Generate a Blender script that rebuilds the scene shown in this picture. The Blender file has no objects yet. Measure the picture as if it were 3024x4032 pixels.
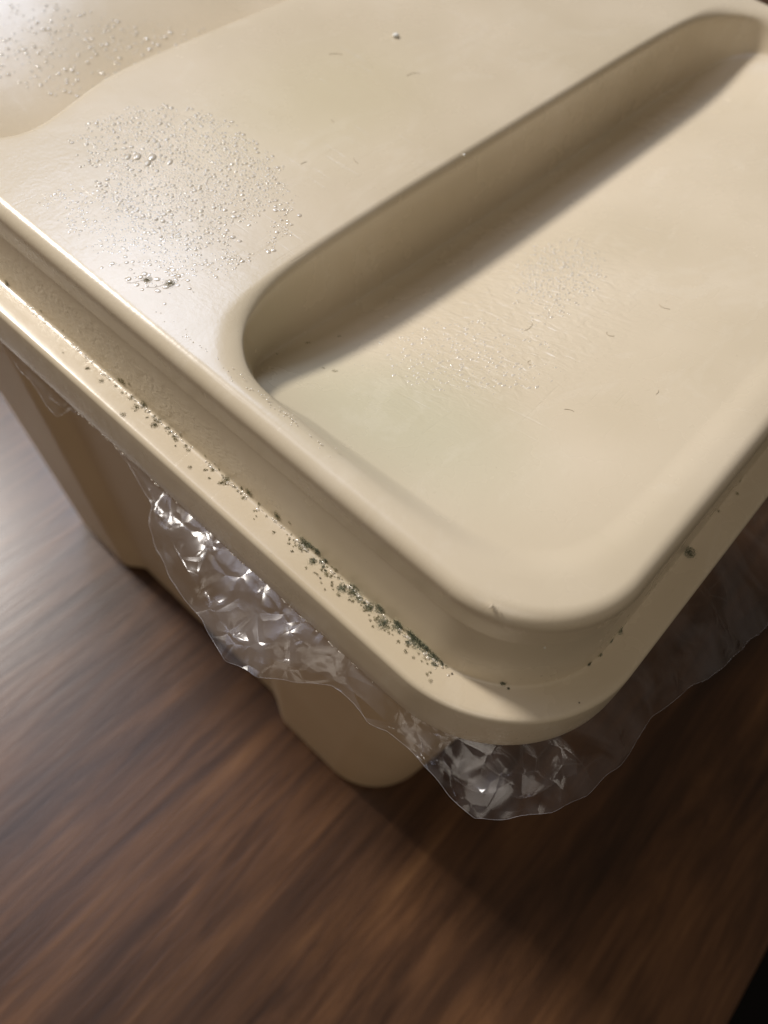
import bpy, bmesh, math, random
import numpy as np
from mathutils import Vector, Matrix, noise
from mathutils.geometry import delaunay_2d_cdt
random.seed(7); np.random.seed(7)
sc = bpy.context.scene
COL = sc.collection
MM = 0.001

# ------------------------------------------------------------------ camera
cam_d = bpy.data.cameras.new('camera'); cam = bpy.data.objects.new('camera', cam_d); COL.objects.link(cam)
R = Matrix(((0.6694572431727175, 0.5913956297495904, -0.4495310987055833),
            (-0.7372435863415787, 0.6031539335802292, -0.30442934616246115),
            (0.09109826556291012, 0.5352163501984799, 0.839788404594662)))
cam.matrix_world = Matrix.Translation((-0.03899, 0.00773, 0.08999)) @ R.to_4x4()
cam_d.sensor_fit = 'VERTICAL'; cam_d.sensor_height = 36.0; cam_d.sensor_width = 27.0
cam_d.lens = 36.0 * 3022.96 / 4032.0
cam_d.clip_start = 0.005; cam_d.clip_end = 20.0
cam_d.dof.use_dof = True; cam_d.dof.focus_distance = 0.124; cam_d.dof.aperture_fstop = 15.0
sc.camera = cam

# ------------------------------------------------------------------ light
w = bpy.data.worlds.new('World'); sc.world = w; w.use_nodes = True
bg = w.node_tree.nodes['Background']
bg.inputs[0].default_value = (1.0, 0.80, 0.60, 1); bg.inputs[1].default_value = 0.075
sc.view_settings.view_transform = 'Standard'; sc.view_settings.look = 'None'
sc.view_settings.exposure = 0.18; sc.view_settings.gamma = 1.0

def disc_lamp(name, target, direction, dist, size, power, color):
    d = bpy.data.lights.new(name, 'AREA'); d.shape = 'DISK'; d.size = size; d.energy = power; d.color = color
    o = bpy.data.objects.new(name, d); COL.objects.link(o)
    v = Vector(direction).normalized()
    o.location = Vector(target) + v * dist
    o.rotation_euler = v.to_track_quat('Z', 'Y').to_euler()
    return o
disc_lamp('ceiling_lamp', (0.05, 0.08, 0), (-0.07, 0.745, 0.66), 1.6, 0.25, 23.0, (1.0, 0.94, 0.87))
disc_lamp('cool_window_lamp', (0.01, 0.1, 0), (0.35, 0.63, 0.70), 1.5, 0.44, 6.0, (0.66, 0.77, 1.0))
disc_lamp('overhead_lamp', (0.0, 0.08, 0), (-0.10, 0.44, 0.90), 1.5, 0.62, 2.1, (0.74, 0.79, 1.0))

disc_lamp('fill_lamp', (0.0, 0.04, -0.01), (-0.58, -0.40, 0.71), 0.6, 0.40, 0.62, (1.0, 0.90, 0.78))  # added unseen soft fill to brighten the rim's near corner and the walls

# ------------------------------------------------------------------ materials
def mat(name):
    m = bpy.data.materials.new(name); m.use_nodes = True
    nt = m.node_tree; b = nt.nodes['Principled BSDF']
    return m, nt, b
def N(nt, t, **kw):
    n = nt.nodes.new(t)
    for k, v in kw.items(): setattr(n, k, v)
    return n
def L(nt, a, b): nt.links.new(a, b)
def mapping(nt, scale=(1,1,1), loc=(0,0,0), rot=(0,0,0)):
    tc = N(nt, 'ShaderNodeTexCoord'); mp = N(nt, 'ShaderNodeMapping')
    mp.inputs['Scale'].default_value = scale; mp.inputs['Location'].default_value = loc; mp.inputs['Rotation'].default_value = rot
    L(nt, tc.outputs['Object'], mp.inputs['Vector']); return mp.outputs[0]
def nz(nt, vec, scale, detail=3, rough=0.5, dist=0.0):
    n = N(nt, 'ShaderNodeTexNoise'); n.inputs['Scale'].default_value = scale; n.inputs['Detail'].default_value = detail
    n.inputs['Roughness'].default_value = rough; n.inputs['Distortion'].default_value = dist
    if vec is not None: L(nt, vec, n.inputs['Vector'])
    return n.outputs['Fac']
def ramp(nt, fac, stops):
    r = N(nt, 'ShaderNodeValToRGB'); e = r.color_ramp.elements
    while len(e) < len(stops): e.new(0.5)
    for el, (p, c) in zip(e, stops): el.position = p; el.color = (*c, 1) if len(c) == 3 else c
    L(nt, fac, r.inputs[0]); return r.outputs[0]
def mixc(nt, fac, a, b, mode='MIX'):
    m = N(nt, 'ShaderNodeMix', data_type='RGBA', blend_type=mode)
    for sock, v in ((m.inputs[0], fac), (m.inputs[6], a), (m.inputs[7], b)):
        if isinstance(v, (int, float)): sock.default_value = v
        elif isinstance(v, tuple): sock.default_value = (*v, 1)
        else: L(nt, v, sock)
    return m.outputs[2]
def math_(nt, op, a, b=None, clamp=False):
    m = N(nt, 'ShaderNodeMath', operation=op); m.use_clamp = clamp
    for s, v in zip(m.inputs, (a, b)):
        if v is None: continue
        if isinstance(v, (int, float)): s.default_value = v
        else: L(nt, v, s)
    return m.outputs[0]
def bump(nt, h, strength, dist, b):
    n = N(nt, 'ShaderNodeBump'); n.inputs['Strength'].default_value = strength; n.inputs['Distance'].default_value = dist
    L(nt, h, n.inputs['Height']); L(nt, n.outputs[0], b.inputs['Normal']); return n
def box_mask(nt, pos, center, rad, soft=0.4):
    """smooth ellipsoid mask in object space"""
    s = N(nt, 'ShaderNodeVectorMath', operation='SUBTRACT'); L(nt, pos, s.inputs[0]); s.inputs[1].default_value = center
    d = N(nt, 'ShaderNodeVectorMath', operation='DIVIDE'); L(nt, s.outputs[0], d.inputs[0]); d.inputs[1].default_value = rad
    l = N(nt, 'ShaderNodeVectorMath', operation='LENGTH'); L(nt, d.outputs[0], l.inputs[0])
    mr = N(nt, 'ShaderNodeMapRange'); mr.interpolation_type = 'SMOOTHSTEP'
    mr.inputs[1].default_value = 1 - soft; mr.inputs[2].default_value = 1.0; mr.inputs[3].default_value = 1; mr.inputs[4].default_value = 0
    L(nt, l.outputs['Value'], mr.inputs[0]); return mr.outputs[0]

def lid_material():
    m, nt, b = mat('cream_plastic')
    pos = mapping(nt)
    big = nz(nt, pos, 28, 2); 
    base = ramp(nt, big, [(0.35, (0.60, 0.512, 0.37)), (0.65, (0.66, 0.568, 0.425))])
    # greenish cast of the damp film low in the scoop, beside the rim
    g = box_mask(nt, pos, (0.028, 0.055, -0.006), (0.024, 0.038, 0.03), 0.9)
    base = mixc(nt, math_(nt, 'MULTIPLY', g, 0.55), base, (0.50, 0.49, 0.345))
    g2 = box_mask(nt, pos, (0.075, 0.118, 0.0), (0.045, 0.03, 0.03), 0.9)
    base = mixc(nt, math_(nt, 'MULTIPLY', g2, 0.35), base, (0.60, 0.535, 0.34))
    # dried water marks and wiped smears
    sm1 = ramp(nt, nz(nt, mapping(nt, (30, 55, 30), rot=(0, 0, 0.5)), 1.0, 5, 0.7, 1.8), [(0.54, (0, 0, 0)), (0.62, (1, 1, 1))])
    base = mixc(nt, math_(nt, 'MULTIPLY', sm1, 0.09), base, (0.80, 0.74, 0.63))
    sm2 = ramp(nt, nz(nt, mapping(nt, (70, 40, 50), rot=(0, 0, 1.2)), 1.0, 6, 0.75, 2.5), [(0.58, (0, 0, 0)), (0.66, (1, 1, 1))])
    base = mixc(nt, math_(nt, 'MULTIPLY', sm2, 0.10), base, (0.52, 0.45, 0.30))
    # faint specks of dirt
    sp = nz(nt, pos, 900, 2, 0.6)
    base = mixc(nt, ramp(nt, sp, [(0.73, (0, 0, 0)), (0.80, (0.35, 0.35, 0.35))]), base, (0.30, 0.24, 0.15))
    L(nt, base, b.inputs['Base Color'])
    r1 = nz(nt, pos, 60, 4, 0.6)
    r = N(nt, 'ShaderNodeMapRange'); L(nt, r1, r.inputs[0]); r.inputs[3].default_value = 0.23; r.inputs[4].default_value = 0.31
    L(nt, r.outputs[0], b.inputs['Roughness'])
    b.inputs['Subsurface Weight'].default_value = 0.0
    b.inputs['IOR'].default_value = 1.5
    # bump: fine moulded grain, wet ripples on the lower wall, wet film in the scoop
    fine = nz(nt, pos, 1500, 2)
    wallv = mapping(nt, (300, 420, 700), rot=(0.7, 0, 0)); wave = nz(nt, wallv, 1.0, 2, 0.6, 1.2)
    wm = box_mask(nt, pos, (0.006, 0.105, -0.015), (0.006, 0.05, 0.007), 0.45)
    film = nz(nt, mapping(nt, (650, 330, 500), rot=(0, 0, 0.5)), 1.0, 2, 0.5, 0.6)
    fm = box_mask(nt, pos, (0.066, 0.056, -0.01), (0.048, 0.028, 0.03), 0.7)
    rub = nz(nt, mapping(nt, (1100, 1100, 1100)), 1.0, 3, 0.6)
    rm = box_mask(nt, pos, (0.02, 0.115, 0.0), (0.028, 0.05, 0.004), 0.6)
    s1 = nz(nt, mapping(nt, (60, 1800, 60), rot=(0, 0, 0.6)), 1.0, 2, 0.5, 0.2); s2 = nz(nt, mapping(nt, (1500, 45, 60), rot=(0, 0, 0.25)), 1.0, 2, 0.5, 0.2)
    gate = ramp(nt, nz(nt, pos, 45, 2), [(0.45, (0, 0, 0)), (0.65, (1, 1, 1))])
    sc_ = math_(nt, 'ADD', ramp(nt, s1, [(0.66, (0, 0, 0)), (0.72, (1, 1, 1))]), ramp(nt, s2, [(0.66, (0, 0, 0)), (0.72, (1, 1, 1))]))
    h = math_(nt, 'ADD', math_(nt, 'MULTIPLY', fine, 0.05), math_(nt, 'MULTIPLY', math_(nt, 'MULTIPLY', sc_, gate), -0.10))
    lump = nz(nt, pos, 130, 2); h = math_(nt, 'ADD', h, math_(nt, 'MULTIPLY', lump, 0.35))
    h = math_(nt, 'ADD', h, math_(nt, 'MULTIPLY', math_(nt, 'MULTIPLY', wave, wm), 0.7))
    h = math_(nt, 'ADD', h, math_(nt, 'MULTIPLY', math_(nt, 'MULTIPLY', film, fm), 1.25))
    h = math_(nt, 'ADD', h, math_(nt, 'MULTIPLY', math_(nt, 'MULTIPLY', rub, rm), 0.16))
    bump(nt, h, 1.0, 0.00022, b)
    return m
M_LID = lid_material()

def tub_material():
    m, nt, b = mat('tan_plastic')
    pos = mapping(nt)
    L(nt, ramp(nt, nz(nt, pos, 20, 2), [(0.3, (0.56, 0.42, 0.255)), (0.7, (0.62, 0.48, 0.31))]), b.inputs['Base Color'])
    b.inputs['Roughness'].default_value = 0.45
    bump(nt, nz(nt, pos, 1200, 2), 0.2, 0.0001, b)
    return m
M_TUB = tub_material()

def wood_material():
    m, nt, b = mat('dark_walnut_wood')
    v1 = mapping(nt, (6, 48, 1), rot=(0, 0, 0.03)); v2 = mapping(nt, (30, 380, 1)); v3 = mapping(nt, (6, 16, 1))
    a = nz(nt, v1, 1.0, 6, 0.66, 1.6); f = nz(nt, v2, 1.0, 5, 0.65, 0.5); c = nz(nt, v3, 1.0, 3, 0.5, 0.8)
    base = ramp(nt, a, [(0.28, (0.036, 0.018, 0.011)), (0.45, (0.072, 0.035, 0.019)), (0.58, (0.110, 0.054, 0.027)), (0.74, (0.170, 0.088, 0.042))])
    base = mixc(nt, 0.6, base, ramp(nt, f, [(0.3, (0.42, 0.38, 0.36)), (0.7, (1.35, 1.35, 1.3))]), 'MULTIPLY')
    base = mixc(nt, 0.8, base, ramp(nt, c, [(0.3, (0.50, 0.48, 0.50)), (0.7, (1.45, 1.38, 1.2))]), 'MULTIPLY')
    L(nt, base, b.inputs['Base Color'])
    rr_ = N(nt, 'ShaderNodeMapRange'); L(nt, f, rr_.inputs[0]); rr_.inputs[3].default_value = 0.27; rr_.inputs[4].default_value = 0.36
    L(nt, rr_.outputs[0], b.inputs['Roughness'])
    b.inputs['IOR'].default_value = 1.5; b.inputs['Specular IOR Level'].default_value = 0.5
    bump(nt, f, 0.25, 0.0003, b)
    return m
M_WOOD = wood_material()

def water_material():
    m, nt, b = mat('water')
    b.inputs['Base Color'].default_value = (0.80, 0.73, 0.61, 1)
    b.inputs['Roughness'].default_value = 0.11; b.inputs['IOR'].default_value = 1.8
    b.inputs['Specular IOR Level'].default_value = 1.0
    b.inputs['Alpha'].default_value = 0.6
    return m
M_WATER = water_material()

def film_material():
    m = bpy.data.materials.new('clear_film'); m.use_nodes = True; nt = m.node_tree; nt.nodes.clear()
    out = N(nt, 'ShaderNodeOutputMaterial')
    mx = N(nt, 'ShaderNodeMixShader'); mx2 = N(nt, 'ShaderNodeMixShader')
    t = N(nt, 'ShaderNodeBsdfTransparent'); t.inputs[0].default_value = (0.97, 0.97, 0.98, 1)
    dfs = N(nt, 'ShaderNodeBsdfDiffuse'); dfs.inputs[0].default_value = (0.75, 0.74, 0.78, 1)
    g = N(nt, 'ShaderNodeBsdfGlossy'); g.inputs['Roughness'].default_value = 0.22; g.inputs[0].default_value = (1, 1, 1, 1)
    lw = N(nt, 'ShaderNodeLayerWeight'); lw.inputs[0].default_value = 0.35
    vec = mapping(nt)
    wn = N(nt, 'ShaderNodeTexNoise'); wn.inputs['Scale'].default_value = 60; L(nt, vec, wn.inputs['Vector'])
    wv = N(nt, 'ShaderNodeVectorMath', operation='MULTIPLY_ADD'); L(nt, wn.outputs['Color'], wv.inputs[0]); wv.inputs[1].default_value = (0.004,) * 3; L(nt, vec, wv.inputs[2])
    vo = N(nt, 'ShaderNodeTexVoronoi', feature='DISTANCE_TO_EDGE'); vo.inputs['Scale'].default_value = 240; L(nt, wv.outputs[0], vo.inputs['Vector'])
    vo2 = N(nt, 'ShaderNodeTexVoronoi', feature='F1'); vo2.inputs['Scale'].default_value = 110; L(nt, wv.outputs[0], vo2.inputs['Vector'])
    wr = math_(nt, 'ADD', math_(nt, 'MULTIPLY', math_(nt, 'MINIMUM', vo.outputs['Distance'], 0.25), 1.6), math_(nt, 'MULTIPLY', vo2.outputs['Distance'], 0.9))
    bp = N(nt, 'ShaderNodeBump'); bp.inputs['Strength'].default_value = 0.35; bp.inputs['Distance'].default_value = 0.0010; L(nt, wr, bp.inputs['Height'])
    L(nt, bp.outputs[0], g.inputs['Normal'])
    cr = N(nt, 'ShaderNodeMapRange'); cr.inputs[1].default_value = 0.0; cr.inputs[2].default_value = 0.03; cr.inputs[3].default_value = 0.05; cr.inputs[4].default_value = 0.0
    L(nt, vo.outputs['Distance'], cr.inputs[0])
    crm = math_(nt, 'MULTIPLY', cr.outputs[0], ramp(nt, nz(nt, vec, 95, 2), [(0.48, (0, 0, 0)), (0.62, (1, 1, 1))]))
    haze = ramp(nt, nz(nt, mapping(nt, (90, 50, 40)), 1.0, 3, 0.5, 1.5), [(0.40, (0.006,)*3), (0.66, (0.060,)*3)])
    L(nt, math_(nt, 'ADD', haze, math_(nt, 'MULTIPLY', crm, 0.6)), mx.inputs[0]); L(nt, t.outputs[0], mx.inputs[1]); L(nt, dfs.outputs[0], mx.inputs[2])
    fac = math_(nt, 'ADD', math_(nt, 'MULTIPLY', math_(nt, 'POWER', lw.outputs['Facing'], 3.0), 0.55), math_(nt, 'ADD', crm, 0.042), True)
    L(nt, fac, mx2.inputs[0]); L(nt, mx.outputs[0], mx2.inputs[1]); L(nt, g.outputs[0], mx2.inputs[2])
    L(nt, mx2.outputs[0], out.inputs[0])
    return m
M_FILM = film_material()

def flat_mat(name, col, rough=0.8):
    m, nt, b = mat(name); pos = mapping(nt)
    L(nt, ramp(nt, nz(nt, pos, 2500, 2), [(0.3, tuple(c * 0.7 for c in col)), (0.7, tuple(min(1, c * 1.3) for c in col))]), b.inputs['Base Color'])
    b.inputs['Roughness'].default_value = rough; return m
M_MOLD_G = flat_mat('green_black_mould', (0.12, 0.135, 0.085))
M_MOLD_B = flat_mat('olive_mould', (0.26, 0.23, 0.125))
M_PALE = flat_mat('pale_residue', (0.62, 0.60, 0.42))
M_DARK = flat_mat('dark_speck', (0.03, 0.012, 0.008))
M_LINT = flat_mat('lint', (0.34, 0.27, 0.17))
M_CRUMB = flat_mat('white_crumb', (0.75, 0.74, 0.68), 0.4)
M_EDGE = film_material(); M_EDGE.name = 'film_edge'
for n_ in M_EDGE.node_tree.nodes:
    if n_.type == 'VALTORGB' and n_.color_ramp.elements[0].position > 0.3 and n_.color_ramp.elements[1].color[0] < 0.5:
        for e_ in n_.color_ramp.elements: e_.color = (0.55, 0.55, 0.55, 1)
M_FLOOR = flat_mat('dark_floor', (0.004, 0.003, 0.003), 0.9)

# ------------------------------------------------------------------ helpers
def mesh_obj(name, verts, faces, m, parent=None, smooth=True, kind=None):
    me = bpy.data.meshes.new(name); me.from_pydata([tuple(v) for v in verts], [], faces); me.update()
    if smooth: me.polygons.foreach_set('use_smooth', [True] * len(me.polygons))
    me.materials.append(m)
    o = bpy.data.objects.new(name, me); COL.objects.link(o)
    if parent: o.parent = parent
    if kind: o['kind'] = kind
    return o
def thing(name, label, cat, loc=(0, 0, 0), group=None):
    o = bpy.data.objects.new(name, None); COL.objects.link(o); o.location = loc
    o.empty_display_size = 0.02; o['label'] = label; o['category'] = cat
    if group: o['group'] = group
    return o

LX, LY = 209.9, 241.7                    # lid size, mm
ZT = -162.0                              # table top, mm
def outline(ix, iy, r, z, npa=40, nsx=40, nsy=60, y0=None, y1=None):
    x0, x1 = ix, LX - ix
    y0 = iy if y0 is None else y0; y1 = LY - iy if y1 is None else y1
    P = []
    def seg(ax, ay, bx, by, n):
        for k in range(n): t = k / n; P.append((ax + (bx - ax) * t, ay + (by - ay) * t, z))
    def arc(cx, cy, a):
        for k in range(npa):
            t = a + (k / npa) * math.pi / 2; P.append((cx + r * math.cos(t), cy + r * math.sin(t), z))
    seg(x0, y1 - r, x0, y0 + r, nsy); arc(x0 + r, y0 + r, math.pi)
    seg(x0 + r, y0, x1 - r, y0, nsx); arc(x1 - r, y0 + r, 1.5 * math.pi)
    seg(x1, y0 + r, x1, y1 - r, nsy); arc(x1 - r, y1 - r, 0)
    seg(x1 - r, y1, x0 + r, y1, nsx); arc(x0 + r, y1 - r, math.pi / 2)
    return P

# ------------------------------------------------------------------ lid
lid = thing('container_lid', 'cream plastic container lid with finger scoops, wide rim and green mould along its ledge', 'lid')
W = 5.9
prof = []   # (inset, z)
prof += [(5.0, -20.5), (5.0, -29), (3.0, -30.6), (1.4, -31.2), (0.4, -31.3), (0.05, -31.0), (-0.05, -30.5), (0.0, -28), (0.15, -24), (0.3, -21.4)]
for k in range(1, 6):
    a = k / 5 * math.pi / 2; prof.append((0.3 + 1.1 * (1 - math.cos(a)), -21.4 + 1.1 * math.sin(a)))
prof += [(2.2, -20.22), (3.6, -20.15), (5.0, -20.12), (5.5, -20.08), (5.7, -19.97), (5.84, -19.75), (5.9, -19.4), (5.96, -18.7), (6.14, -17), (6.45, -14.5), (6.99, -11), (7.36, -8.6)]
prof += [(7.42, -8.2), (7.42, -8.0), (7.39, -7.5), (7.3, -6.6), (7.2, -5.4), (7.06, -4.0), (7.0, -2.9)]
FR, FH = 2.7, 2.6
for k in range(1, 15):
    a = k / 14 * math.pi / 2; prof.append((7.0 + FR * (1 - math.cos(a)), -FH + FH * math.sin(a)))
loops = []
for ins, z in prof:
    rad = max(26 - ins * 0.95, 5)
    loops.append(outline(ins, ins, rad, z))
nper = len(loops[0])
verts = [p for lp in loops for p in lp]; faces = []
for i in range(len(loops) - 1):
    a, b = i * nper, (i + 1) * nper
    for j in range(nper):
        k = (j + 1) % nper; faces.append((a + j, a + k, b + k, b + j))
top_start = (len(loops) - 1) * nper
top_ring = list(range(top_start, top_start + nper))
TIN = prof[-1][0]

# scoop openings: curve where the fillet starts
half = [(11.0, 49), (11.2, 56), (11.6, 62), (12.0, 67.5), (13.4, 73), (16.4, 78), (20.2, 81.4), (25.5, 83.8), (32, 85.2), (42, 86.0), (62, 86.4), (84, 86.4)]
near = [(11.0, 41), (11.2, 34), (12.2, 27), (15.0, 20.3), (20.0, 15.2), (26.5, 12.3), (34, 11.2), (45, 10.9), (64, 10.8), (84, 10.8)]
cx = LX / 2
half_far = [(10.9, 49), (11.0, 57), (11.3, 66), (11.9, 75), (13.0, 83), (15.2, 89.6), (18.8, 93.6), (23.5, 95.2), (29, 94.6), (36, 92.4), (46, 89.4), (56, 88.2), (84, 87.6)]
def scoop_curve(half, n=520):
    pts = list(reversed(near)) + half
    ctrl = pts + [(cx + (cx - x), y) for x, y in reversed(pts)]
    ctrl = [Vector(c) for c in ctrl]; m = len(ctrl); out = []
    for i in range(m):
        p0, p1, p2, p3 = ctrl[i - 1], ctrl[i], ctrl[(i + 1) % m], ctrl[(i + 2) % m]
        for k in range(24):
            t = k / 24
            # centripetal-ish Catmull Rom with length scaled tangents
            d = (p2 - p1).length
            t1 = (p2 - p0) / max((p2 - p1).length + (p1 - p0).length, 1e-6) * d
            t2 = (p3 - p1) / max((p3 - p2).length + (p2 - p1).length, 1e-6) * d
            h = 2*t**3 - 3*t*t + 1, t**3 - 2*t*t + t, -2*t**3 + 3*t*t, t**3 - t*t
            out.append(p1 * h[0] + t1 * h[1] + p2 * h[2] + t2 * h[3])
    # resample evenly
    L_ = [0]
    for i in range(len(out)): L_.append(L_[-1] + (out[(i + 1) % len(out)] - out[i]).length)
    tot = L_[-1]; res = []; j = 0
    for s in range(n):
        target = tot * s / n
        while L_[j + 1] < target: j += 1
        f = (target - L_[j]) / (L_[j + 1] - L_[j]); res.append(out[j].lerp(out[(j + 1) % len(out)], f))
    return res
def sstep(a, b, x):
    t = min(1, max(0, (x - a) / (b - a))); return t * t * (3 - 2 * t)
def zfloor(x, y):
    h = (1 - math.exp(-max(x - 7.5, 0) / 16.0)) * (1 - math.exp(-max(LX - x - 8.5, 0) / 9.0))
    t = min(1, max(0, (y - 9.5) / 72.0))
    g = t ** 1.35
    return -(0.15 + 18.4 * g * h)
def scoop_z_at(x, y):                      # floor height for placing things on it
    return zfloor(x, y)
NS = 520
cen = Vector((cx, 48))
def build_scoop(mirror):
    """rings of a finger scoop, in mm; the far one is mirrored and bites deeper into the grip at its ends"""
    curve = scoop_curve(half_far if mirror else half)
    nrm = []
    for i in range(NS):
        t = (curve[(i + 3) % NS] - curve[i - 3]).normalized(); nrm.append(Vector((t.y, -t.x)))
    if sum(nrm[i].dot(cen - curve[i]) for i in range(NS)) < 0: nrm = [-q for q in nrm]
    rings = []
    fil = []
    for i in range(NS):
        x, y = curve[i]
        corner = max(0, 1 - abs(y - 76) / 14) * (1 if min(x, LX - x) < 26 else 0)
        corner = sstep(0, 1, corner)
        fo = 1.5 + 3.6 * corner               # how far outside the visible brink the rounding starts
        if y < 60: fo = 0.35
        elif y < 76 and min(x, LX - x) < 30: fo = 0.35 + (fo - 0.35) * sstep(60, 76, y)
        fo = min(fo, x - 10.35 if x < 60 else (LX - 10.35 - x if x > LX - 60 else 9))
        fil.append(fo)
    for _ in range(12):
        fil = [(fil[i - 2] + fil[i - 1] + fil[i] + fil[(i + 1) % NS] + fil[(i + 2) % NS]) / 5 for i in range(NS)]
    def P(i, s): return curve[i] + nrm[i] * s
    def wall_amt(i):                          # 1 on the steep bar side, 0 on the soft sides
        return sstep(60, 80, curve[i].y)
    prof_k = []
    nf = 9
    for k in range(nf + 1): prof_k.append(('f', k / nf))
    for k in (0.15, 0.3, 0.5, 0.7, 0.85): prof_k.append(('w', k))
    for k in range(1, 7): prof_k.append(('c', k / 6))
    for k in range(1, 7): prof_k.append(('r', k / 6))
    for kind, u in prof_k:
        ring = []
        for i in range(NS):
            fo = fil[i]; wa = wall_amt(i)
            # steep profile
            ang = u * math.radians(78)
            def steep(kind, u):
                if kind == 'f': return -fo + (fo + 0.5) * math.sin(ang) / math.sin(math.radians(78)), 0.12 * (1 - math.cos(ang)) / (1 - math.cos(math.radians(78)))
                if kind == 'w': return 0.5 + 1.3 * u, 0.12 + 0.80 * u
                if kind == 'c': return 1.66 + 0.45 * u ** 1.6, 0.86 + 0.14 * math.sin(u * math.pi / 2)
                return 2.11 + 5.0 * u, 1.0
            def soft(kind, u):
                q = {'f': 0.38 * u, 'w': 0.38 + 0.3 * u, 'c': 0.64 + 0.16 * u, 'r': 0.8 + 0.2 * u}[kind]
                s = -fo + (fo + 7.2) * q
                return s, sstep(-0.05, 0.75, q) if q < 0.75 else 1.0
            s1, t1 = steep(kind, u); s2, t2 = soft(kind, u)
            if kind == 'f' and u == 0: t2 = 0
            s = s1 * wa + s2 * (1 - wa); tt = t1 * wa + t2 * (1 - wa)
            p = P(i, s); z = zfloor(*P(i, max(s, 1.0))) * tt
            if kind == 'f' and u == 0: z = 0
            ring.append((p.x, p.y, z))
        rings.append(ring)
    last = rings[-1]
    M = 56
    for k in range(1, M + 1):
        u = k / M; ring = []
        for p in last:
            qx = min(max(p[0], 44), LX - 44); qy = 47.0
            x = p[0] + (qx - p[0]) * u; y = p[1] + (qy - p[1]) * u
            ring.append((x, y, zfloor(x, y)))
        rings.append(ring)
    if mirror: rings = [[(x, LY - y, z) for x, y, z in r] for r in rings]
    return rings
holes = []
for mir in (False, True):
    rings = build_scoop(mir); off = len(verts)
    for r in rings: verts += r
    for i in range(len(rings) - 1):
        a, b = off + i * NS, off + (i + 1) * NS
        for j in range(NS):
            k = (j + 1) % NS
            faces.append((a + j, b + j, b + k, a + k) if not mir else (a + j, a + k, b + k, b + j))
    holes.append(list(range(off, off + NS)))

# flat land between the rim and the scoops
edge_ids = [top_ring] + holes
pts2 = []; idmap = []; edges = []
for ring in edge_ids:
    s = len(pts2)
    for i in ring: pts2.append(Vector(verts[i][:2])); idmap.append(i)
    edges += [(s + k, s + (k + 1) % len(ring)) for k in range(len(ring))]
def pip(x, y, poly):
    c = False; j = len(poly) - 1
    for i in range(len(poly)):
        if (poly[i][1] > y) != (poly[j][1] > y) and x < (poly[j][0] - poly[i][0]) * (y - poly[i][1]) / (poly[j][1] - poly[i][1]) + poly[i][0]: c = not c
        j = i
    return c
hole_polys = [[verts[i][:2] for i in h[::4]] for h in holes]
outer_poly = [verts[i][:2] for i in top_ring[::2]]
def clear(x, y, d):
    return all(pip(x + a, y + b, outer_poly) and not any(pip(x + a, y + b, h) for h in hole_polys) for a, b in ((d, 0), (-d, 0), (0, d), (0, -d)))
yy = 14.0
while yy < LY - 12:
    xx = 12.0
    while xx < LX - 10:
        if clear(xx, yy, 1.6): pts2.append(Vector((xx + random.uniform(-.2, .2), yy + random.uniform(-.2, .2)))); idmap.append(None)
        xx += 3.0
    yy += 3.0
ov, oe, of, orig, _, _ = delaunay_2d_cdt(pts2, edges, [], 0, 1e-5)
new_ids = []
for k, v in enumerate(ov):
    src = [s for s in orig[k]]
    if src and idmap[src[0]] is not None: new_ids.append(idmap[src[0]])
    else: new_ids.append(len(verts)); verts.append((v.x, v.y, 0.0))
for f in of:
    c = sum((ov[i] for i in f), Vector((0, 0))) / len(f)
    if pip(c.x, c.y, outer_poly) and not any(pip(c.x, c.y, h) for h in hole_polys):
        faces.append(tuple(new_ids[i] for i in f))
verts = [(x * MM, y * MM, z * MM) for x, y, z in verts]
body = mesh_obj('lid_shell', verts, faces, M_LID, lid)
bm = bmesh.new(); bm.from_mesh(body.data); bmesh.ops.recalc_face_normals(bm, faces=bm.faces); bm.to_mesh(body.data); bm.free()

# ------------------------------------------------------------------ tub
tub = thing('storage_tub', 'tall tan plastic storage tub with a recessed side panel standing on the wooden table', 'storage tub', (0.105, 0.11, ZT * MM))
def tub_loop(z, shrink=0.0):
    t = (-z - 24) / (-ZT - 24)
    ix = 3.2 + (11.2 - 3.2) * t + shrink; y0 = 11 + 14 * t + shrink; y1 = (LY - 40) - 14 * t - shrink
    P = outline(ix, 0, 19 + 1 * t - min(shrink, 8), z, 24, 30, 180, y0, y1)
    out = []
    d = 4.4 * sstep(-162, -154, z) * 0 + 4.4
    for x, y, zz in P:
        m = sstep(65, 77, y) * (1 - sstep(141, 149, y))
        if x < LX / 2 - 60: x += d * m
        elif x > LX / 2 + 60: x -= d * m
        out.append((x, y, zz))
    return out
tl = [tub_loop(z) for z in (-24, -40, -60, -80, -100, -120, -140, -152, -157)]
tl += [tub_loop(ZT + 4 * (1 - math.sin(a)) , 4 * (1 - math.cos(a))) for a in [k / 6 * math.pi / 2 for k in range(0, 7)]]
tl.append(tub_loop(ZT, 14))
tv = [(x * MM - 0.105, y * MM - 0.11, (z - ZT) * MM) for lp in tl for x, y, z in lp]; tf = []; npt = len(tl[0])
for i in range(len(tl) - 1):
    for j in range(npt):
        k = (j + 1) % npt; tf.append((i * npt + j, i * npt + k, (i + 1) * npt + k, (i + 1) * npt + j))
tf.append(tuple(range((len(tl) - 1) * npt, len(tl) * npt)))
to = mesh_obj('tub_wall', tv, tf, M_TUB, tub)
bm = bmesh.new(); bm.from_mesh(to.data); bmesh.ops.recalc_face_normals(bm, faces=bm.faces); bm.to_mesh(to.data); bm.free()

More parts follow.
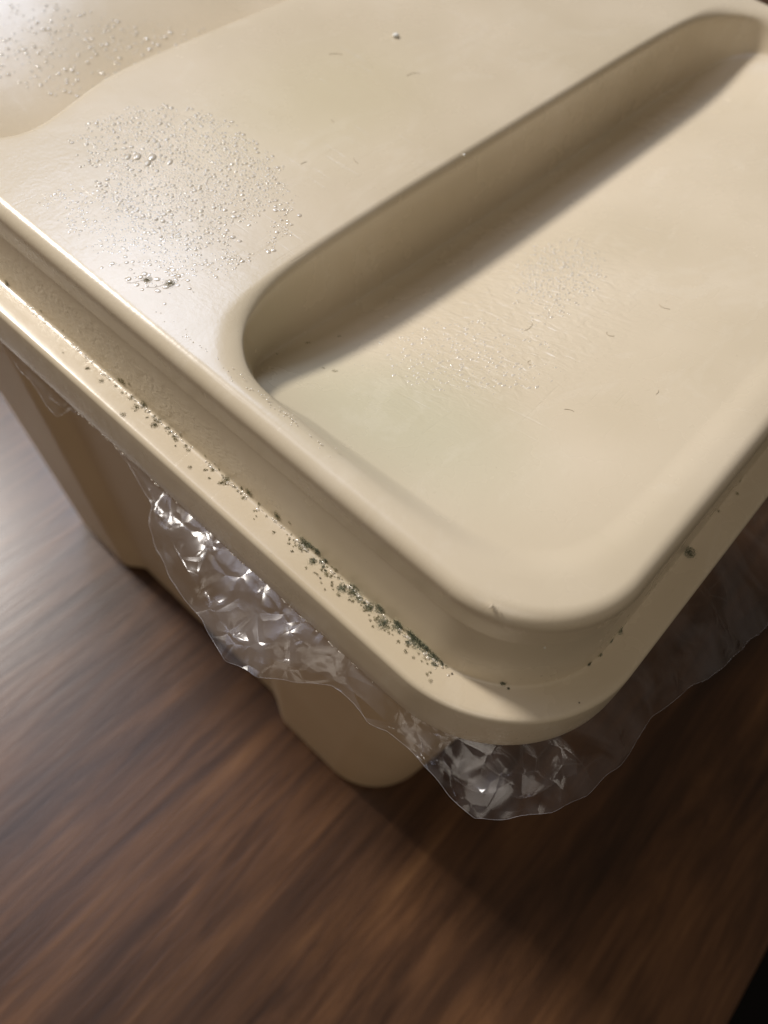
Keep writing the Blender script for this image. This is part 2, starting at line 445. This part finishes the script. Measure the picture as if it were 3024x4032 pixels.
# ------------------------------------------------------------------ table and floor
table = thing('table', 'dark walnut wood grain table under the tan tub', 'table', (0.1, 0.3, ZT * MM))
def box(name, x0, x1, y0, y1, z0, z1, m, parent, bev=0.0, off=(0, 0, 0)):
    bm = bmesh.new()
    vs = [bm.verts.new((x - off[0], y - off[1], z - off[2])) for z in (z0, z1) for y in (y0, y1) for x in (x0, x1)]
    for f in ((0, 2, 3, 1), (4, 5, 7, 6), (0, 1, 5, 4), (2, 6, 7, 3), (0, 4, 6, 2), (1, 3, 7, 5)): bm.faces.new([vs[i] for i in f])
    if bev: bmesh.ops.bevel(bm, geom=list(bm.edges), offset=bev, segments=4, affect='EDGES', profile=0.5)
    bmesh.ops.recalc_face_normals(bm, faces=bm.faces)
    me = bpy.data.meshes.new(name); bm.to_mesh(me); bm.free(); me.materials.append(m)
    o = bpy.data.objects.new(name, me); COL.objects.link(o); o.parent = parent
    return o
zt = ZT * MM
box('tabletop', -0.55, 0.75, -0.0865, 0.75, zt - 0.025, zt - 0.0002, M_WOOD, table, 0.003, (0.1, 0.3, zt))
for lx in (-0.48, 0.68):
    for ly in (-0.02, 0.69):
        box('leg', lx - 0.025, lx + 0.025, ly - 0.025, ly + 0.025, zt - 0.7, zt - 0.0251, M_WOOD, table, 0.003, (0.1, 0.3, zt))
fl = mesh_obj('floor', [(-3, -3, zt - 0.7), (3, -3, zt - 0.7), (3, 3, zt - 0.7), (-3, 3, zt - 0.7)], [(0, 1, 2, 3)], M_FLOOR, None, False, 'structure')

# ------------------------------------------------------------------ mould
led = [(0.0, -20.12), (5.5, -20.08), (5.7, -19.97), (5.84, -19.75), (5.9, -19.4), (5.96, -18.7), (6.14, -17), (6.3, -16)]
led_s = [0.0]
for a_, b_ in zip(led, led[1:]): led_s.append(led_s[-1] + math.hypot(b_[0] - a_[0], b_[1] - a_[1]))
def on_ledge(x, y):
    """wrap a flat position round the foot of the wall: returns the 3D point in mm"""
    rc = 26.0
    if x < rc and y < rc: d = Vector((rc - x, rc - y)); l = d.length; ins = rc - l; n = d / max(l, 1e-6) * -1; n = -n * -1
    elif x < y: ins = x; n = Vector((1, 0))
    else: ins = y; n = Vector((0, 1))
    if x < rc and y < rc: n = Vector((rc - x, rc - y)).normalized()
    s_ = max(ins, 0.5); k = 0
    while k < len(led) - 2 and led_s[k + 1] < s_: k += 1
    t = min(1, (s_ - led_s[k]) / (led_s[k + 1] - led_s[k]))
    i2 = led[k][0] + (led[k + 1][0] - led[k][0]) * t; z = led[k][1] + (led[k + 1][1] - led[k][1]) * t
    up = Vector((0, 0, 1)) if s_ < 5.55 else Vector((-n.x, -n.y, 0.3)).normalized()
    p = Vector((x, y)) + n * (i2 - ins)
    return Vector((p.x, p.y, z)), up
def flakes(name, spots, m, parent, density=60, size=0.055, kind='stuff'):
    """each spot: (x, y, z or None, radius mm): a fuzzy colony of tiny crumbs; None lays it on the ledge"""
    v = []; f = []
    for x, y, z, r in spots:
        n = int(density * min(max((r / 0.5) ** 1.7, 0.12), 5.0))
        arms = [random.uniform(0, 6.28) for _ in range(5)]
        for k in range(n):
            a = random.uniform(0, 2 * math.pi); lim = 0.8 + 0.35 * noise.noise(Vector((math.cos(a) * 1.7 + x, math.sin(a) * 1.7 + y, 1)))
            rr_ = r * lim * 1.3 * random.random() ** 0.62
            if random.random() < 0.10: rr_ = r * random.uniform(0.9, 1.5)
            px, py = x + rr_ * math.cos(a), y + rr_ * math.sin(a)
            hgt = random.uniform(0, 0.09) * max(0.1, 1.2 - rr_ / (1.1 * r))
            if z is None: c, up = on_ledge(px, py); c = c + up * (hgt + 0.01)
            else: c = Vector((px, py, z + hgt))
            s = size * random.uniform(0.35, 1.0) * max(0.5, 1.1 - 0.4 * rr_ / r)
            o = len(v)
            for q in range(4):
                d = Vector((random.gauss(0, 1), random.gauss(0, 1), random.gauss(0, 1))).normalized() * s * random.uniform(0.6, 1.3)
                v.append(tuple((c + d) * MM))
            f += [(o, o+1, o+2), (o, o+1, o+3), (o, o+2, o+3), (o+1, o+2, o+3)]
    return mesh_obj(name, v, f, m, parent, False, kind)
MOULD = [(6.3,52.6,1.0),(6.9,51.4,.63),(7.0,49.8,.75),(4.8,49.4,.55),(5.5,48.3,.45),(6.3,47.7,.5),(4.5,46.2,.49),(6.2,45.5,.49),(5.4,44.3,.37),(4.7,42.7,.68),(5.6,41.0,.93),(5.3,39.5,.61),(5.3,37.4,.78),(6.3,35.7,.85),(4.8,33.8,.91),(6.2,31.9,.84),(6.4,28.5,.84),(6.5,27.3,.67),(6.6,26.2,.6),(6.4,31.8,.72),(6.7,29.3,.84),(6.3,27.9,.96),(4.9,28.9,.48),(6.4,26.4,.84),(6.2,24.7,.71),(6.0,23.9,.47),(5.9,22.9,.35),(6.1,22.1,.28),(10.1,14.4,.47),(10.0,13.1,.24),(21.9,6.5,.37),(24.6,5.9,.3),(27.6,6.2,.38),(30.4,5.9,.51),(71.6,6.3,.36),(69.2,4.9,.41),(63.1,5.5,.35),(24.2,6.2,.3),(22.0,6.7,.34),(6.9,59.1,.89),(6.6,66.0,.77),(6.2,67.8,.39),(4.9,66.4,.36),(6.0,63.4,.31),(8.0,56.3,.25),(3.9,57.8,.3),(5.2,70.9,.65),(4.1,71.3,.39),(5.1,74.2,.26),(4.0,75.2,.21),(3.8,103.3,.49),(6.5,100.7,.54),(6.8,99.5,.68),(7.8,97.5,.33),(5.2,96.4,.54),(5.7,93.5,.81),(4.5,94.1,.67),(1.7,94.4,.48),(5.3,90.4,.32),(5.4,88.9,.53),(4.3,88.7,.74),(5.5,86.4,.4),(5.1,84.4,.47),(6.1,83.5,.32),(4.9,80.4,.39),(2.7,77.4,.31),(5.1,74.3,.36),(4.2,75.2,.21),(6.0,73.4,.21),(5.5,71.2,.57),(4.5,71.2,.31),(6.1,135.5,.72),(6.7,138.9,.29),(6.8,124.2,.28),(5.2,122.3,.17),(6.6,117.4,.17),(3.0,113.7,.16)]
dark, olive, halo = [], [], []
for x, y, r in MOULD:
    if y < 56 and r > 0.5: dark.append((x - 0.2, y, None, r * 1.12)); halo.append((x - 0.3, y, None, r * 1.9))
    elif y < 56: (dark if random.random() < 0.5 else olive).append((x, y, None, r))
    else:
        olive.append((x, y, None, r * 1.1))
        if r > 0.7: dark.append((x, y, None, r * 0.35))
for k in range(120):                     # small satellites along the foot of the wall
    y = random.choice([random.uniform(22, 56), random.uniform(22, 56), random.uniform(24, 50), random.uniform(60, 104)])
    x = 5.7 - abs(random.gauss(0, 1.1)) if random.random() < 0.88 else 6.0 + abs(random.gauss(0, 0.3))
    olive.append((min(max(x, 1.4), 7.4), y, None, random.uniform(0.10, 0.27)))
for k in range(55):
    y = random.choice([random.gauss(36, 8), random.gauss(42, 8), random.gauss(92, 9)]); olive.append((5.3 - abs(random.gauss(0, 1.1)), y, None, random.uniform(0.12, 0.42)))
for k in range(12):
    y = random.uniform(22, 50); dark.append((5.7 + random.gauss(0, 0.6), y, None, random.uniform(0.12, 0.4)))
flakes('mould_growth', olive, M_MOLD_B, lid, 110, 0.115)
flakes('mould_growth', dark, M_MOLD_G, lid, 170, 0.125)
flakes('mould_residue', halo, M_PALE, lid, 55, 0.085)
for x, y, z, r in ((14.8, 98.7, 0.0, 0.75), (17.0, 95.7, 0.0, 0.9), (51.6, 5.0, None, 1.15)):
    flakes('mould_spot', [(x, y, z, r)], M_MOLD_B if z == 0 else M_MOLD_G, lid, 190, 0.115, None)
sdots = [(30.9,70.4,.54),(30.2,72.6,.33),(34.7,81.0,.45),(27.4,81.5,.3),(40.5,78.4,.43)]
flakes('mould_growth', [(x, y, scoop_z_at(x, y) + 0.05, r * 1.1) for x, y, r in sdots], M_MOLD_B, lid, 70, 0.10)
flakes('dirt_specks', [(x, y, -20.08, r * 0.8) for x, y, r in ((3.3,46.4,.2),(5.8,30.5,.24),(3.4,53.2,.15),(5.8,20.8,.22),(15.8,3.9,.16),(5.3,129.6,.14))], M_DARK, lid, 300, 0.09)

# ------------------------------------------------------------------ water
def caps(name, drops, parent, m=M_WATER):
    """drops: (x, y, z, rx, ry, h, rot)"""
    v = []; f = []; seg = 12; lev = [(1.0, 0.0), (0.93, 0.38), (0.75, 0.70), (0.42, 0.93)]
    for x, y, z, rx, ry, h, rot in drops:
        o = len(v); c, s = math.cos(rot), math.sin(rot); wob = [random.uniform(0.85, 1.12) for _ in range(seg)]
        wob = [(wob[i - 1] + wob[i] * 2 + wob[(i + 1) % seg]) / 4 for i in range(seg)]
        for lr, lh in lev:
            for k in range(seg):
                a = 2 * math.pi * k / seg; px, py = rx * lr * wob[k] * math.cos(a), ry * lr * wob[k] * math.sin(a)
                v.append(((x + px * c - py * s) * MM, (y + px * s + py * c) * MM, (z - 0.01 + h * lh) * MM))
        v.append((x * MM, y * MM, (z - 0.01 + h) * MM))
        for l in range(3):
            for k in range(seg):
                q = (k + 1) % seg; f.append((o + l*seg + k, o + l*seg + q, o + (l+1)*seg + q, o + (l+1)*seg + k))
        for k in range(seg): f.append((o + 3*seg + k, o + 3*seg + (k + 1) % seg, o + 4*seg))
    return mesh_obj(name, v, f, m, parent, True, 'stuff')
def scatter(poly, n, rmin, rmax, zf, flat=0.45, power=2.2, edge=0.0, cxy=None):
    out = []; xs = [p[0] for p in poly]; ys = [p[1] for p in poly]; cell = {}
    tries = 0; mx_, my_ = (min(xs) + max(xs)) / 2, (min(ys) + max(ys)) / 2; hx_, hy_ = (max(xs) - min(xs)) / 2, (max(ys) - min(ys)) / 2
    while len(out) < n and tries < n * 40:
        tries += 1
        x, y = random.uniform(min(xs), max(xs)), random.uniform(min(ys), max(ys))
        if not pip(x + 3.0 * noise.noise(Vector((x * 0.4, y * 0.4, 5))), y + 3.0 * noise.noise(Vector((x * 0.4, y * 0.4, 8))), poly): continue
        if noise.noise(Vector((x * 0.22, y * 0.22, 3.3))) * 0.9 + 1.25 - 1.05 * max(0, math.hypot((x - mx_) / hx_, (y - my_) / hy_)) < random.random(): continue
        r = rmin + (rmax - rmin) * random.random() ** power
        key = (int(x / 1.2), int(y / 1.2)); bad = False
        for i in (-1, 0, 1):
            for j in (-1, 0, 1):
                for q in cell.get((key[0] + i, key[1] + j), ()):
                    if (q[0] - x) ** 2 + (q[1] - y) ** 2 < ((q[2] + r) * 0.95) ** 2: bad = True
        if bad: continue
        cell.setdefault(key, []).append((x, y, r))
        out.append((x, y, zf(x, y), r * random.uniform(0.8, 1.35), r, r * flat * random.uniform(0.8, 1.2), random.uniform(0, 3.14)))
    return out
z0 = lambda x, y: 0.0
dl = []
dl += scatter([(30,140),(42,141),(52,137),(56,124),(53,108),(47,97),(38,90),(31,90),(25,97),(22,107),(22.5,118),(25,130)], 3600, 0.11, 0.5, z0, 0.38, 2.9)
dl += scatter([(14,130),(20,128),(27,118),(27,100),(30,95),(34,93),(26,89),(18,96),(12.5,108),(12.2,122)], 1000, 0.09, 0.36, z0, 0.22, 2.5)
for x, y, r in ((34.5,126.5,.95),(36.5,124.6,1.0),(34.8,123.8,.85),(33.2,127.6,.8),(38.2,121.5,.7)):
    dl.append((x, y, 0.0, r * 1.3, r * 0.8, r * 0.35, 0.6))
dl += scatter([(10.5,108),(11.5,101),(12.5,96),(15,90),(18,88),(21,92),(18,100),(14,108)], 40, 0.15, 0.6, z0, 0.25, 1.5)
caps('water_droplets', dl, lid)
mz = lambda x, y: zfloor(x, LY - y)
caps('water_droplets', scatter([(40,200),(57,200),(72,190),(95,175),(90,165),(66,165),(50,168),(40,178),(32,192)], 700, 0.12, 0.62, mz, 0.3, 3.0), lid)
caps('water_droplets', scatter([(72,60),(86,68),(98,66),(92,54),(84,50),(70,48),(64,52)], 700, 0.12, 0.42, lambda x, y: zfloor(x, y), 0.35, 2.2)
     + scatter([(34,72),(52,70),(66,56),(56,38),(44,44),(36,58)], 480, 0.1, 0.45, lambda x, y: zfloor(x, y), 0.12, 2.0), lid)
# wet beads caught in the crease at the foot of the wall
bead = []
for k in range(420):
    y = random.uniform(20, 130)
    if noise.noise(Vector((y * 0.35, 3, 1))) < -0.05: continue
    bead.append((5.75 - abs(random.gauss(0, 0.35)), y, -20.1, random.uniform(0.08, 0.3), random.uniform(0.1, 0.5), random.uniform(0.08, 0.25), random.uniform(-0.3, 0.3)))
caps('water_droplets', bead, lid)
rimb = [(random.gauss(11.3, 0.5), random.uniform(52, 92), -0.02, 0.12, 0.16, 0.08, 0) for k in range(60)]
caps('water_droplets', rimb, lid)

edge_b = []
for k in range(230):
    y = random.uniform(28, 114)
    if noise.noise(Vector((y * 0.5, 1, 7))) < -0.1: continue
    edge_b.append((random.uniform(-0.1, 0.35), y, -31.1 - random.uniform(0, 0.25), random.uniform(0.06, 0.14), random.uniform(0.08, 0.4), random.uniform(0.05, 0.16), 0))
caps('water_droplets', edge_b, lid)
# ------------------------------------------------------------------ lint, crumbs, nicks
def tube(name, pts, rad, m, parent, kind=None):
    v = []; f = []
    for i, p in enumerate(pts):
        p = Vector(p); q = Vector(pts[min(i + 1, len(pts) - 1)]) - Vector(pts[max(i - 1, 0)])
        q.normalize(); a = q.cross(Vector((0, 0, 1))); a = a.normalized() if a.length > 1e-4 else Vector((1, 0, 0)); b = q.cross(a)
        for k in range(5):
            t = k / 5 * 2 * math.pi; v.append(tuple((p + (a * math.cos(t) + b * math.sin(t)) * rad) * MM))
    for i in range(len(pts) - 1):
        for k in range(5):
            j = (k + 1) % 5; f.append((i*5+k, i*5+j, (i+1)*5+j, (i+1)*5+k))
    return mesh_obj(name, v, f, m, parent, True, kind)
def fibre(x, y, ln, curl, zf, rad=0.035):
    a = random.uniform(0, 6.28); P = []
    for k in range(9):
        P.append((x, y, zf(x, y) + 0.05)); x += math.cos(a) * ln / 8; y += math.sin(a) * ln / 8; a += curl / 8 * random.uniform(0.4, 1.6)
    return P
for x, y, ln, cu, zf in ((62,52,3.0,1.6,zfloor),(83,37,2.6,1.2,zfloor),(70,40,2.2,2.4,zfloor),(55,46,1.8,2.8,zfloor),(48,33,1.6,0.8,zfloor),(60,25,1.2,1.0,zfloor),
                         (100,112,3.6,1.8,z0),(92,128,3.2,1.4,z0),(58,105,1.5,.4,z0),(66,100,2.0,.8,z0),(72,112,1.2,.5,z0)):
    o = tube('lint_fibre', fibre(x, y, ln, cu, zf), 0.032, M_LINT, lid)
for pts in ([(14.6,99.0,0.04),(13.6,99.4,0.05),(12.6,99.7,0.05),(11.9,100.4,0.04)], [(16.6,96.0,0.04),(15.4,96.2,0.05),(14.4,96.6,0.05),(13.6,97.4,0.04)]):
    tube('lint_fibre', pts, 0.018, M_LINT, lid)
def crumb(name, x, y, z, r, m, parent, sub=2, sq=(1, 1, 0.7)):
    bm = bmesh.new(); bmesh.ops.create_icosphere(bm, subdivisions=sub, radius=r * MM)
    for v in bm.verts:
        n = noise.noise(v.co * 1500 + Vector((x, y, z))); v.co *= 1 + 0.5 * n
        v.co = Vector((v.co.x * sq[0] + x * MM, v.co.y * sq[1] + y * MM, v.co.z * sq[2] + z * MM))
    me = bpy.data.meshes.new(name); bm.to_mesh(me); bm.free(); me.materials.append(m)
    for p in me.polygons: p.use_smooth = True
    o = bpy.data.objects.new(name, me); COL.objects.link(o); o.parent = parent; return o
crumb('white_crumb', 107.5, 126.0, 0.3, 0.75, M_CRUMB, lid)
crumb('white_crumb', 9.1, 122.5, -0.6, 0.34, M_CRUMB, lid)
crumb('white_crumb', 12.1, 12.3, -6.4, 0.16, M_CRUMB, lid)
crumb('white_crumb', 84.4, 86.6, -0.3, 0.3, M_CRUMB, lid)
crumb('rim_nick', 8.6, 20.6, -0.35, 0.42, M_LID, lid, 2, (0.9, 0.35, 0.6))
crumb('rim_nick', 8.9, 19.8, -0.35, 0.30, M_LID, lid, 2, (0.9, 0.3, 0.6))
# pale crumbly residue squeezed out below the corner of the rim
for k in range(26):
    t = random.random(); a = math.radians(200 + 50 * t)
    x, y = 26 + 25.2 * math.cos(a), 26 + 25.2 * math.sin(a)
    crumb('residue_crumb', x, y, -31.5 - random.random() * 0.5, random.uniform(0.12, 0.42), M_CRUMB, lid, 1)

# ------------------------------------------------------------------ clear wrap
inner = [(.9,137),(.8,131.4),(1.0,124.3),(1.3,108.7),(.8,83.3),(.8,68.9),(1.1,54.4),(.9,38.3),(.9,30.4),(2.0,17.3),(7.3,8.9),(13,3.7),(20.9,1.0),(34.5,.6),(57,.6),(86.3,.7),(110,.7)]
# outer free edge (x, y, z) in mm
outer = [(1.1,139.3,-35),(-.1,132,-35),(-1.2,122.5,-35),(-2.4,118.1,-35),(-2.2,114.3,-35),(1.4,113.4,-34.5),(2.0,108,-34),(1.0,99.8,-34.5),(.3,95.5,-35),(-1.2,89.3,-35),(-2.5,85.4,-35),(-6,81.3,-35),(-8.6,75.6,-35),(-10.7,67.5,-35),(-11.4,60.6,-35),(-13.4,51.5,-35),(-11.5,45.8,-35),(-9.9,42.8,-35),(-3.8,36.3,-35.5),(-3.2,31.2,-35.5),(-4.2,27.4,-35),(-2.9,23.5,-35),(-3.1,17.2,-35),(-4.2,10.4,-35),(-4.4,5.2,-35),(-.7,1.3,-35.5),(3,-1.5,-35.5),(5.4,-3.4,-35),(11.7,-6.4,-35),(20.3,-7.3,-35.5),(30.8,-7.6,-36),(36.1,-8.6,-36),(44.5,-11,-37),(52,-12.9,-38),(63,-14.4,-38),(80,-15.8,-38),(103,-17.2,-38)]
def resample(pl, n):
    pl = [Vector(p) for p in pl]; L_ = [0]
    for a, b in zip(pl, pl[1:]): L_.append(L_[-1] + (b - a).length)
    out = []; j = 0
    for s in range(n):
        t = L_[-1] * s / (n - 1)
        while j < len(pl) - 2 and L_[j + 1] < t: j += 1
        out.append(pl[j].lerp(pl[j + 1], (t - L_[j]) / max(L_[j + 1] - L_[j], 1e-9)))
    return out
wrap = thing('plastic_wrap', 'crumpled clear plastic wrap hanging out from under the lid rim', 'plastic wrap', (0.0, 0.05, -0.0315))
def wrap_layer(name, seed, v0, v1, lump, nu=150, nv=14, drop=0.0, seedpts=430, umax=999):
    random.seed(seed)
    NU = 900
    inn = resample([(x + 1.2, y + (1.2 if y < 4 else 0), -30.9) for x, y in inner], NU)
    # match by nearest: walk the outer edge by its own length but keep the ends tied
    out_ = resample(outer, NU)
    # arc mapping so that inner and outer points face each other
    def nearest(i):
        o = out_[i]; return min(inn, key=lambda p: (p.xy - o.xy).length_squared)
    base = [nearest(i) for i in range(0, NU, 6)]
    base_f = []
    for i in range(NU):
        k = i / 6; a = min(int(k), len(base) - 1); b = min(a + 1, len(base) - 1); base_f.append(base[a].lerp(base[b], k - a))
    for _ in range(60):
        base_f = [base_f[0]] + [(base_f[i-1] + base_f[i] + base_f[i+1]) / 3 for i in range(1, NU - 1)] + [base_f[-1]]
    pts = []; edges_ = []
    U = 200.0
    def P3(u, v):
        i = min(NU - 1.001, max(0, u / U * (NU - 1))); a = int(i); f = i - a
        A = base_f[a].lerp(base_f[a + 1], f); B = out_[a].lerp(out_[a + 1], f)
        p = A.lerp(B, v)
        wdt = (B - A).length
        p.z += math.sin(v * math.pi) * min(1.0, wdt * 0.06) - drop * v
        amp = lump * min(1, wdt / 9) * math.sin(min(1, v * 1.6) * math.pi / 2) * (1 if v < 0.999 else 0.35)
        q = Vector((u * 0.55, v * 2.4, seed * 3.1))
        d = Vector((noise.noise(q * 0.5), noise.noise(q * 0.5 + Vector((9, 0, 0))), noise.noise(q * 0.5 + Vector((0, 9, 0))) * 1.6)) * 1.5
        if v < 0.999: d += Vector((random.uniform(-1, 1), random.uniform(-1, 1), random.uniform(-1, 1))) * 0.6
        return p + d * amp
    nb = 150
    for k in range(nb): pts.append(Vector((U * k / (nb - 1), v0 * 12)))
    for k in range(nb):
        jag = (0.25 * abs(noise.noise(Vector((k * 0.33, seed, 0)))) if v1 < 1 else 0)
        pts.append(Vector((U * k / (nb - 1), (v1 - jag) * 12)))
    for k in range(seedpts): pts.append(Vector((random.uniform(0, U), random.uniform(v0, v1) * 12)))
    ov, oe, of, _, _, _ = delaunay_2d_cdt(pts, [], [], 0, 1e-4)
    V = [P3(p.x, p.y / 12) for p in ov]
    F = []
    holes_ = [(93.5, 0.50, 5.0, 0.26)] if seed == 1 else []
    for f in of:
        c = sum((ov[i] for i in f), Vector((0, 0))) / 3; u, v = c.x, c.y / 12
        if (max(ov[i].x for i in f) - min(ov[i].x for i in f)) > 9: continue
        if v1 < 1 and v > v1: continue
        if u > umax: continue
        if any(((u - hu) / ru) ** 2 + ((v - hv) / rv) ** 2 < 1 for hu, hv, ru, rv in holes_): continue
        F.append(tuple(f))
    V = [(p * MM) - Vector((0.0, 0.05, -0.0315)) for p in V]
    if v1 >= 1:                            # the cut edge of the film catches the light
        rim = [P3(U * k / 260, 1.0) for k in range(261)]
        rim = [(p.x, p.y - 50, p.z + 31.5) for p in rim]
        tube('film_edge', rim, 0.018, M_EDGE, wrap)
    o = mesh_obj(name, V, F, M_FILM, wrap, True)
    sm = o.modifiers.new('soft', 'SUBSURF'); sm.levels = 1; sm.render_levels = 1
    return o
wrap_layer('film_layer', 1, 0.0, 1.0, 1.35, seedpts=300)
wrap_layer('film_layer', 2, 0.0, 0.75, 1.0, drop=1.6, seedpts=170, umax=128)
random.seed(5)
